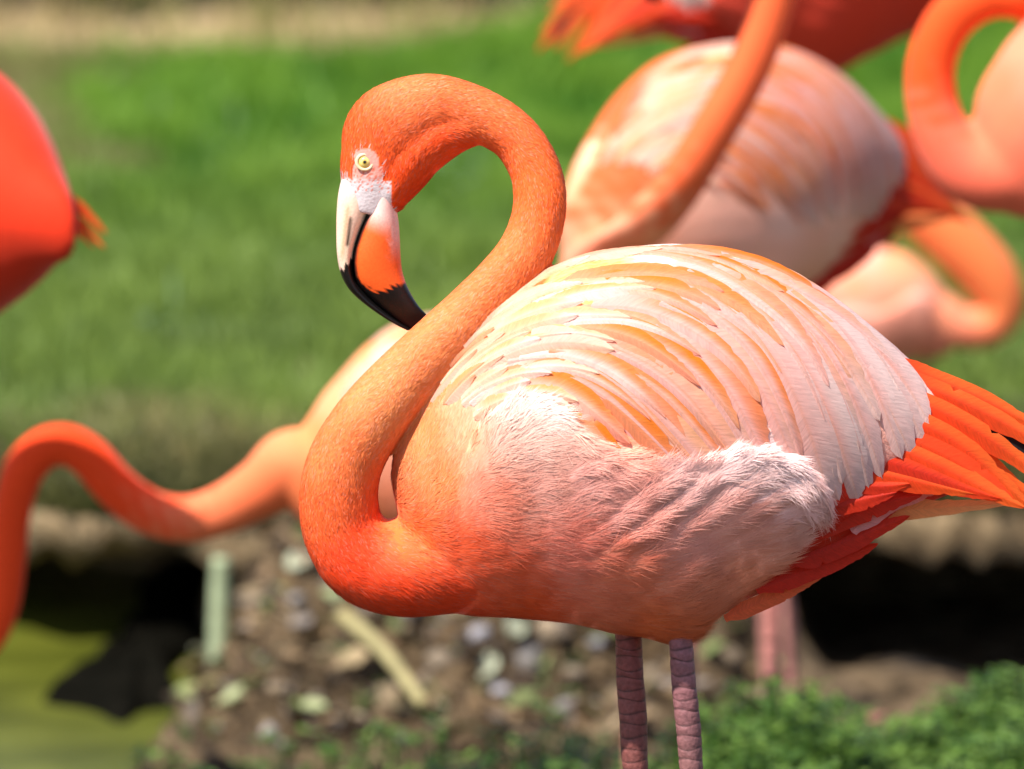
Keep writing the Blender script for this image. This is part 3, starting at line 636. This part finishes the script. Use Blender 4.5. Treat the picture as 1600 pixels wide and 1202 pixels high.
# meadow: a raised sheet whose front edge overhangs the low ground
def meadow_h(x, y):
    P = np.stack([x, y], 1); return .20+.012*vnoise(P, .6, 51)+.006*vnoise(P, .17, 52)+.012*np.maximum(0, y-bank_y(x))
def meadow_sheet():
    xs = np.concatenate([-np.geomspace(1, 300, 8)[::-1]-3, np.linspace(-3, 3, 180), np.geomspace(1, 300, 8)+3]); R = []
    yb = bank_y(xs)
    prof = [(.85, -.16), (.75, -.05), (.65, .06), (.40, .085), (.02, .085), (-.10, .105), (-.09, .165), (.02, .198)]
    for dy, z in prof:
        nz = .022*vnoise(np.stack([xs*1.0, np.full_like(xs, dy*3+z*20)], 1), .25, 61)+.014*vnoise(np.stack([xs*1.0, np.full_like(xs, dy*2+z*9)], 1), .07, 62); R.append(np.stack([xs, yb+dy+nz, z+nz*.5], 1))
    for t in np.concatenate([np.linspace(.03, 10.5, 150), np.geomspace(11, 600, 12)]):
        y = yb+t; R.append(np.stack([xs, y, meadow_h(xs, y)], 1))
    n = len(xs); V = np.vstack(R); i, j = np.meshgrid(np.arange(len(R)-1), np.arange(n-1), indexing='ij'); a = (i*n+j).ravel()
    me = mesh('meadow', V, np.stack([a, a+1, a+n+1, a+n], 1), mat=M_FACE); me.materials.append(M_TURF); me.materials.append(M_DIRT)
    mi = np.zeros(len(me.polygons), dtype=np.int32); row = i.ravel(); ym = V[a, 1]-YO_; mi[row >= 8] = 1; mi[(row >= 8) & (ym > 16.1+.3*np.sin(V[a, 0]*1.7)+1.2*smooth(-.3, .3, V[a, 0]))] = 2
    me.polygons.foreach_set('material_index', mi); return me
tag(obj('meadow', meadow_sheet()), kind='structure')
# pond
m, N, L, P = new_mat('algae_water'); P.inputs['Base Color'].default_value = (.115,.125,.012, 1); P.inputs['Roughness'].default_value = .35; P.inputs['Specular IOR Level'].default_value = .2
t = N.new('ShaderNodeTexCoord'); n = N.new('ShaderNodeTexNoise'); n.inputs['Scale'].default_value = 5; n.inputs['Detail'].default_value = 6; L.new(t.outputs['Object'], n.inputs['Vector'])
r = N.new('ShaderNodeValToRGB'); r.color_ramp.elements[0].position = .35; r.color_ramp.elements[0].color = (.050,.058,.006,1); r.color_ramp.elements[1].position = .7; r.color_ramp.elements[1].color = (.115,.125,.016,1)
L.new(n.outputs['Fac'], r.inputs[0]); L.new(r.outputs[0], P.inputs['Base Color']); b = N.new('ShaderNodeBump'); b.inputs['Strength'].default_value = .12; b.inputs['Distance'].default_value = .02; n2 = N.new('ShaderNodeTexNoise'); n2.inputs['Scale'].default_value = 22; L.new(t.outputs['Object'], n2.inputs['Vector']); L.new(n2.outputs['Fac'], b.inputs['Height']); L.new(b.outputs[0], P.inputs['Normal'])
tag(obj('pond', grid(-3.2, -.2, 1.1, 4.95, 30, 40, lambda x, y: np.full_like(x, -.035), 'pond', m)), kind='structure')

# ------------------------------------------------------------------ grass, clover, litter
def blades(X, Y, Z, H, W, cols, lean=.5):
    n = len(X); a = rng.uniform(0, 6.283, n); l = rng.normal(0, lean, n)*H; d = np.stack([np.cos(a), np.sin(a), np.zeros(n)], 1); b = rng.uniform(0, 6.283, n); s = np.stack([np.cos(b), np.sin(b), np.zeros(n)], 1)*W[:, None]
    P = np.stack([X, Y, Z-.004], 1); up = np.array([0, 0, 1.0]); m = P+up*(H*.55)[:, None]+d*(l*.35)[:, None]; t = P+up*H[:, None]+d*l[:, None]
    V = np.stack([P-s, P+s, m+s*.8, m-s*.8, t], 1).reshape(-1, 3); o = (np.arange(n)*5)[:, None]
    F = np.concatenate([o+np.array([0, 1, 2]), o+np.array([0, 2, 3]), o+np.array([3, 2, 4])])
    return V, F, np.repeat(cols, 5, axis=0)
n = 150000
dd = 9.7+(rng.random(n)**1.25)*9.6; half = .45*DIST*0+ .50*.88/6*dd*1.0+.75; X = rng.uniform(-1, 1, n)*half; Y = dd+YO_
P2 = np.stack([X, Y], 1); keep = (Y > bank_y(X)-.01)
cl = vnoise(P2*np.array([1, .55]), .55, 71); cl2 = vnoise(P2*np.array([1, .5]), .16, 72); dry = smooth(-.75, -.95, X/dd*14+.1*cl)*smooth(12.6, 14.5, dd)+smooth(15.9, 16.5, dd+.3*cl-1.4*smooth(-.3, .3, X))+.8*smooth(10.4, 9.9, dd+.2*cl)*smooth(-.75, -.5, X)*smooth(.1, -.1, X)
G1 = np.array((.045,.160,.008)); G2 = np.array((.20,.36,.035)); G3 = np.array((.26,.29,.085)); DRY = np.array((.34,.27,.12))
f = np.clip(.5+.5*cl+.3*cl2+rng.normal(0, .18, n), 0, 1)[:, None]; cg = G1*(1-f)+G2*f
near = smooth(15, 11, dd)[:, None]*.55; cg = cg*(1-near)+G3*near*rng.uniform(.6, 1.1, n)[:, None]
dry = np.clip(dry*rng.uniform(.5, 1.2, n), 0, 1)[:, None]; cg = cg*(1-dry)+DRY*dry*rng.uniform(.7, 1.1, n)[:, None]
keep &= rng.random(n) > smooth(15.9, 16.3, dd+.25*cl-1.4*smooth(-.3, .3, X))*.96
H = (.045+.030*np.clip(cl+.4, 0, 1.6)+.02*rng.random(n))*(1+.5*smooth(13, 17, dd)); W = .0028+.0022*rng.random(n)+.002*smooth(12, 18, dd)
keep &= Y > bank_y(X)-.01
# a fringe of longer, drier blades hanging over the edge of the bank
ne = 15000; xe = np.concatenate([rng.uniform(-2.2, -.30, ne*2//3), rng.uniform(-.3, 2.2, ne//3)]); ne = len(xe); t = rng.random(ne)**1.5; ye = bank_y(xe)-.10+.24*t; ze = np.where(t < .42, .165+.03*t/.42, meadow_h(xe, ye)); dk = np.clip(.5+.4*vnoise(np.stack([xe, ye*3], 1), .2, 66)+rng.normal(0, .2, ne), 0, 1)[:, None]
ce = (np.array((.045,.075,.014))*(1-dk)+np.array((.21,.19,.075))*dk)*rng.uniform(.7, 1.15, ne)[:, None]
k = keep; V0, F0, C0 = blades(xe, ye, ze, rng.uniform(.03, .10, ne)*(.5+.7*dk[:, 0]), rng.uniform(.002, .0042, ne), ce, lean=1.3)
V, F, C = blades(X[k], Y[k], meadow_h(X[k], Y[k]), H[k], W[k], cg[k]); F = np.concatenate([F, F0+len(V)]); V = np.concatenate([V, V0]); C = np.concatenate([C, C0])
tag(obj('meadow_grass', mesh('meadow_grass', V, F, C, mat=M_GRASS, shade=False)), 'short green meadow grass behind the flamingos', 'grass', kind='stuff')

def clover(n, xr, dr, hf, name, label, dens=None, cdark=(.045,.11,.014), clight=(.15,.25,.045)):
    x = rng.uniform(*xr, n); d = rng.uniform(*dr, n)
    if dens is not None: kp = rng.random(n) < dens(x, d); x, d = x[kp], d[kp]
    y = d+YO_; n = len(x); h = hf(x, d)*rng.uniform(.55, 1.1, n); z0 = low_h(x, y); V, F, C = [], [], []; o = 0
    cd, cl_ = np.array(cdark), np.array(clight)
    for i in range(n):
        b = np.array((x[i], y[i], z0[i])); a0 = random.uniform(0, 6.28); ln = random.uniform(0, .3)*h[i]; tp = b+np.array((math.cos(a0)*ln, math.sin(a0)*ln, h[i])); s = .0012
        V += [b+(-s, 0, 0), b+(s, 0, 0), tp+(s, 0, 0), tp+(-s, 0, 0)]; F += [(o, o+1, o+2), (o, o+2, o+3)]; col = cd*random.uniform(.7, 1.2); C += [col]*4; o += 4
        col = cd+(cl_-cd)*random.random(); R = random.uniform(.007, .014)
        for q in range(3):
            t = a0+q*2.094+random.uniform(-.2, .2); u = np.array((math.cos(t), math.sin(t), random.uniform(-.3, .55))); v = np.array((-math.sin(t), math.cos(t), random.uniform(-.2, .2)))
            pts = [tp, tp+u*R*.7+v*R*.5, tp+u*R*1.35+v*R*.32, tp+u*R*1.35-v*R*.32, tp+u*R*.7-v*R*.5]
            V += pts; C += [col*random.uniform(.85, 1.15)]*5; F += [(o, o+1, o+2), (o, o+2, o+3), (o, o+3, o+4)]; o += 5
    return tag(obj(name, mesh(name, np.array(V), np.array(F), np.clip(C, 0, 1), mat=M_LEAF, shade=False)), label, 'plants', kind='stuff')
clover(9000, (.12, 1.25), (7.15, 8.15), lambda x, d: .085+.055*smooth(.25, .75, x)+.02*np.sin(x*9)+.02*np.sin(x*23+1), 'clover', 'bright green clover growing thick behind the pink legs', dens=lambda x, d: smooth(.10, .30, x+.04*np.sin(d*20)))
clover(2600, (-.55, .22), (7.5, 8.3), lambda x, d: .045+.035*np.exp(-((x-.0)/.12)**2)+.015*np.sin(x*17), 'low_clover', 'low sparse clover along the foot of the littered bank', dens=lambda x, d: .35+.65*np.exp(-((x+.05)/.22)**2))
clover(900, (-1.2, -.5), (7.3, 7.62), lambda x, d: .04+0*x, 'pond_edge_clover', 'low green plants on the near rim of the pond', cdark=(.07,.13,.012), clight=(.2,.28,.04))

# stones on the littered bank
def stone_mesh(seed):
    r = np.random.default_rng(seed); import bmesh
    bm = bmesh.new(); bmesh.ops.create_icosphere(bm, subdivisions=2, radius=1); V = np.array([v.co[:] for v in bm.verts]); F = np.array([[v.index for v in f.verts] for f in bm.faces]); bm.free()
    V = V*(1+.22*vnoise(V, 1.6, seed)[:, None]+.08*vnoise(V, .6, seed+9)[:, None])*np.array((1, r.uniform(.7, 1), r.uniform(.5, .75)))
    b = np.array(((.30,.27,.25), (.33,.25,.17), (.22,.17,.12), (.38,.36,.38))[seed % 4]); return mesh('stone', V, F, np.tile(b, (len(V), 1)), mat=M_STONE)
SM = [stone_mesh(i) for i in range(8)]
def on_bank(px, py):
    """where the sight line through a pixel meets the low ground"""
    for d in np.arange(7.0, 11.5, .01):
        p = at(px, py, d)
        if p.z <= float(low_h(np.array([p.x]), np.array([p.y]))[0]): return p
    return at(px, py, 9.6)
spots = [(555,905,30),(480,880,22),(700,905,24),(760,930,30),(640,960,26),(580,1010,18),(690,1040,34),(745,1000,26),(820,1040,36),(860,990,30),(900,1060,28),(930,1010,22),(370,1060,22),(430,1080,26),(490,1100,20),(345,1148,16),(420,1150,24),(560,1130,20),
 (620,1080,22),(780,1090,30),(880,1110,26),(1130,900,22),(1160,960,26),(1200,880,22),(1235,850,24),(1140,1030,26),(1020,1060,26),(1010,1110,22),(460,940,20),(530,860,20),(400,960,18)]
for i, (px, py, r) in enumerate(spots):
    p = on_bank(px, py); o = obj('stone', SM[i % 8]); o.location = p+Vector((0, 0, r*S*.35)); q = r*S*1.3*random.uniform(.8, 1.15); o.scale = (q, q, q); o.rotation_euler = (random.uniform(-.3, .3), random.uniform(-.3, .3), random.uniform(0, 6))
    kd = ('grey', 'tan', 'dark brown', 'pale bluish grey')[i % 4]; sz = 'larger' if r >= 26 else 'small'; tag(o, f'{sz} {kd} stone lying among the litter of the brown bank', 'stone', f'{sz} {kd} stones on the littered bank')
# dry leaves
def leaf_mesh(seed):
    r = np.random.default_rng(seed); n = 9; V, F, C = [], [], []; col = np.array(((.42,.46,.24), (.40,.30,.17), (.46,.48,.34), (.34,.38,.16))[seed % 4])
    for i in range(n):
        s = i/(n-1); wv = .32*math.sin(math.pi*min(1, s*.94+.06))**.8; cz = .18*math.sin(s*2.6+seed)
        for u in (-1, 0, 1): V.append((s-.5, u*wv, cz+.10*abs(u)+.04*r.normal())); C.append(col*(.8 if u == 0 else r.uniform(.9, 1.1)))
    F = [(i*3+j, i*3+j+1, i*3+j+4, i*3+j+3) for i in range(n-1) for j in (0, 1)]
    return mesh('leaf', V, F, C, mat=M_LITTER)
LM = [leaf_mesh(i) for i in range(8)]
lspots = [(270,1030,70),(300,1060,60),(330,1040,70),(395,1075,54),(360,1100,60),(410,985,54),(470,900,70),(490,860,80),(520,950,44),(560,1050,70),(620,930,50),(600,1040,54),(680,980,60),(720,960,50),(800,1000,60),(850,1060,60),(480,1130,70),(540,1150,60),(440,1030,50),(300,1090,60),(900,1020,50),(650,1010,54),(760,1060,56),(1150,1000,46),(1180,920,50)]
for i, (px, py, L_) in enumerate(lspots):
    p = on_bank(px, py); o = obj('dry_leaf', LM[i % 8]); q = L_*S*1.5; o.scale = (q, q, q); o.location = p+Vector((0, 0, .012)); o.rotation_euler = (random.uniform(-.6, .6), random.uniform(-.6, .6), random.uniform(0, 6))
    kd = ('yellowish green', 'brown', 'pale greyish green', 'olive')[i % 4]; sz = 'broad' if L_ >= 60 else 'small'; tag(o, f'{sz} withered {kd} leaf lying on the littered bank', 'leaf', f'{sz} withered {kd} leaves on the littered bank')
def litter(n):
    px = rng.uniform(230, 1230, n); d = rng.uniform(8.6, 9.85, n); x = Xd(px, d); y = d+YO_; kp = (low_h(x, y) > -.02) & (y < bank_y(x)-.02); x, y = x[kp], y[kp]; n = len(x); z = low_h(x, y)+rng.uniform(0, .014, n)
    a = rng.normal(size=(n, 3)); a[:, 2] *= .5; a /= np.linalg.norm(a, axis=1)[:, None]; b = np.cross(a, rng.normal(size=(n, 3))); b /= np.linalg.norm(b, axis=1)[:, None]; L_ = rng.uniform(.008, .035, n)[:, None]; w_ = L_*rng.uniform(.12, .6, n)[:, None]
    P = np.stack([x, y, z], 1); V = np.stack([P-a*L_, P+b*w_, P+a*L_, P-b*w_], 1).reshape(-1, 3); pal = np.array([(.24,.155,.08),(.10,.065,.035),(.30,.22,.13),(.14,.17,.06),(.22,.18,.15),(.05,.032,.02),(.20,.13,.07)])
    C = pal[rng.integers(0, 7, n)]*rng.uniform(.7, 1.15, n)[:, None]
    tag(obj('leaf_litter', mesh('leaf_litter', V, (np.arange(n)*4)[:, None]+np.arange(4), np.repeat(C, 4, axis=0), mat=M_LITTER, shade=False)), 'crumbled brown leaf litter strewn over the bank', 'litter', kind='stuff')
litter(3000)
# upright pale stalk and a fallen stick
def rod(name, pts, r, col, mat, k=14):
    P = catmull(pts, 26); T = np.gradient(P, axis=0); T /= np.linalg.norm(T, axis=1)[:, None]; a = np.linspace(0, 6.2832, k, endpoint=False); rings = []; C = []
    for i, (p, t) in enumerate(zip(P, T)):
        u = np.cross(t, (0.3, 1, .2)); u /= np.linalg.norm(u); v = np.cross(t, u); rr_ = r*(1-.25*i/25)*(1+.03*math.sin(i*1.9))
        rings.append(p+np.outer(np.cos(a)*rr_, u)+np.outer(np.sin(a)*rr_, v)); C += [np.array(col)*random.uniform(.85, 1.1)]*k
    V, F = loft(rings); return mesh(name, V, F, C, mat=mat)
b = on_bank(342, 1012); t_ = at(345, 872, (np.array(b)-CAMP)@FWD-.02)
tag(obj('cut_stalk', rod('cut_stalk', [np.array(b)-(0, 0, .03), (np.array(b)*.5+np.array(t_)*.5), np.array(t_)], .0155, (.40,.46,.28), M_LITTER)), 'thick pale green cut stalk standing upright at the pond edge', 'stalk')
b1 = np.array(on_bank(535, 985))+(0, 0, .02); b2 = np.array(on_bank(660, 1120))+(0, 0, .018)
tag(obj('stick', rod('stick', [b1, b1*.5+b2*.5+(0, 0, .012), b2], .011, (.40,.34,.16), M_LITTER)), 'straw coloured stick lying slantwise down the brown bank', 'stick')
# near-black sheet between pond and bank, painting the shade that lies there
M_PAINTED_SHADE = soil_mat('painted_shade', [(.3, (.003,.003,.002)), (.7, (.008,.007,.005))], 12, spec=.01)
def shade_patch():
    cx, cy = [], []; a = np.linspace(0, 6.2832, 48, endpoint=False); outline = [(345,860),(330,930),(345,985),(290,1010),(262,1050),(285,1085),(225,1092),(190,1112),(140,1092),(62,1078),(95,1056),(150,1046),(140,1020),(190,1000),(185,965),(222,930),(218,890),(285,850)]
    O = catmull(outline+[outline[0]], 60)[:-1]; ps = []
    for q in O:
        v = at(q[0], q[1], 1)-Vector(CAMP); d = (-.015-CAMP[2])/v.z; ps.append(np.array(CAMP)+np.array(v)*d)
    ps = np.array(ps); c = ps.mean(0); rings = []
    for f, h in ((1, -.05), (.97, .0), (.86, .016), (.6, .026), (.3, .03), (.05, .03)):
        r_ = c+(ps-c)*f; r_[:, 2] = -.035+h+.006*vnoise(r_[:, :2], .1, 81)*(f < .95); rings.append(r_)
    V, F = loft(rings); return mesh('painted_shade', V, F, mat=M_PAINTED_SHADE)
tag(obj('painted_shade', shade_patch()), kind='structure')
# pale leaf rosettes in the meadow
def rosette(seed):
    V, F, C, o = [], [], [], 0; r = np.random.default_rng(seed)
    for i in range(9):
        a = i*.7+r.uniform(-.2, .2); L_ = r.uniform(.7, 1); e = r.uniform(.3, 1.0); u = np.array((math.cos(a)*math.cos(e), math.sin(a)*math.cos(e), math.sin(e))); v = np.array((-math.sin(a), math.cos(a), 0))
        for s in np.linspace(0, 1, 6):
            wv = .26*math.sin(math.pi*(s*.9+.08)); p = u*s*L_-np.array((0, 0, .35*s*s*L_)); V += [p-v*wv, p+v*wv]; C += [np.array((.36,.50,.34))*r.uniform(.85, 1.15)]*2
        F += [(o+2*j, o+2*j+1, o+2*j+3, o+2*j+2) for j in range(5)]; o += 12
    return mesh('leaves', V, F, C, mat=M_LEAF)
RM = [rosette(i) for i in range(3)]
for i, (px, py) in enumerate([(178,172),(248,218),(368,232),(700,262),(745,300),(270,520)]):
    for d in np.arange(9.8, 20, .02):
        p = at(px, py+14, d)
        if p.z <= float(meadow_h(np.array([p.x]), np.array([p.y]))[0]): break
    rt = empty('broadleaf_weed', p); rt.scale = (.13,)*3; obj('leaves', RM[i % 3], rt); st = obj('stem', rod('stem', [np.array((0, 0, -.1)), np.array((.02, 0, .4)), np.array((0, .03, .85))], .04, (.26,.38,.16), M_LEAF), rt)
    tag(rt, 'pale broad leaved weed standing in the meadow grass', 'weed', 'pale weeds in the meadow')
# dark hedge beyond the dirt path
def hedge():
    rt = empty('hedge', (0, 11.78, meadow_h(np.array([0.]), np.array([11.78]))[0])); n = 26000
    x = rng.uniform(-6, 6, n); y = rng.uniform(-.1, 1.3, n); z = rng.random(n)*2.0; a = rng.normal(size=(n, 3)); a /= np.linalg.norm(a, axis=1)[:, None]; b = np.cross(a, rng.normal(size=(n, 3))); b /= np.linalg.norm(b, axis=1)[:, None]
    y += .12*vnoise(np.stack([x, z], 1), .8, 91); P = np.stack([x, y, z], 1); s = rng.uniform(.03, .07, n)[:, None]
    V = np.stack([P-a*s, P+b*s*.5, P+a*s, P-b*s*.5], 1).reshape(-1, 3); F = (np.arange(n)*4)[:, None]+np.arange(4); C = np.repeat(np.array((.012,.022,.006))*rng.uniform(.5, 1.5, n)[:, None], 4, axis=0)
    f = obj('foliage', mesh('foliage', V, F, C, mat=M_LEAF, shade=False), rt); f['kind'] = 'stuff'
    for i in range(12): obj('trunk', rod('trunk', [np.array((-5.5+i, .6, -.1)), np.array((-5.45+i, .65, .9)), np.array((-5.5+i, .6, 1.8))], .05, (.05,.035,.02), M_STONE), rt)
    tag(rt, 'dark leafy hedge beyond the dirt path', 'hedge')
hedge()
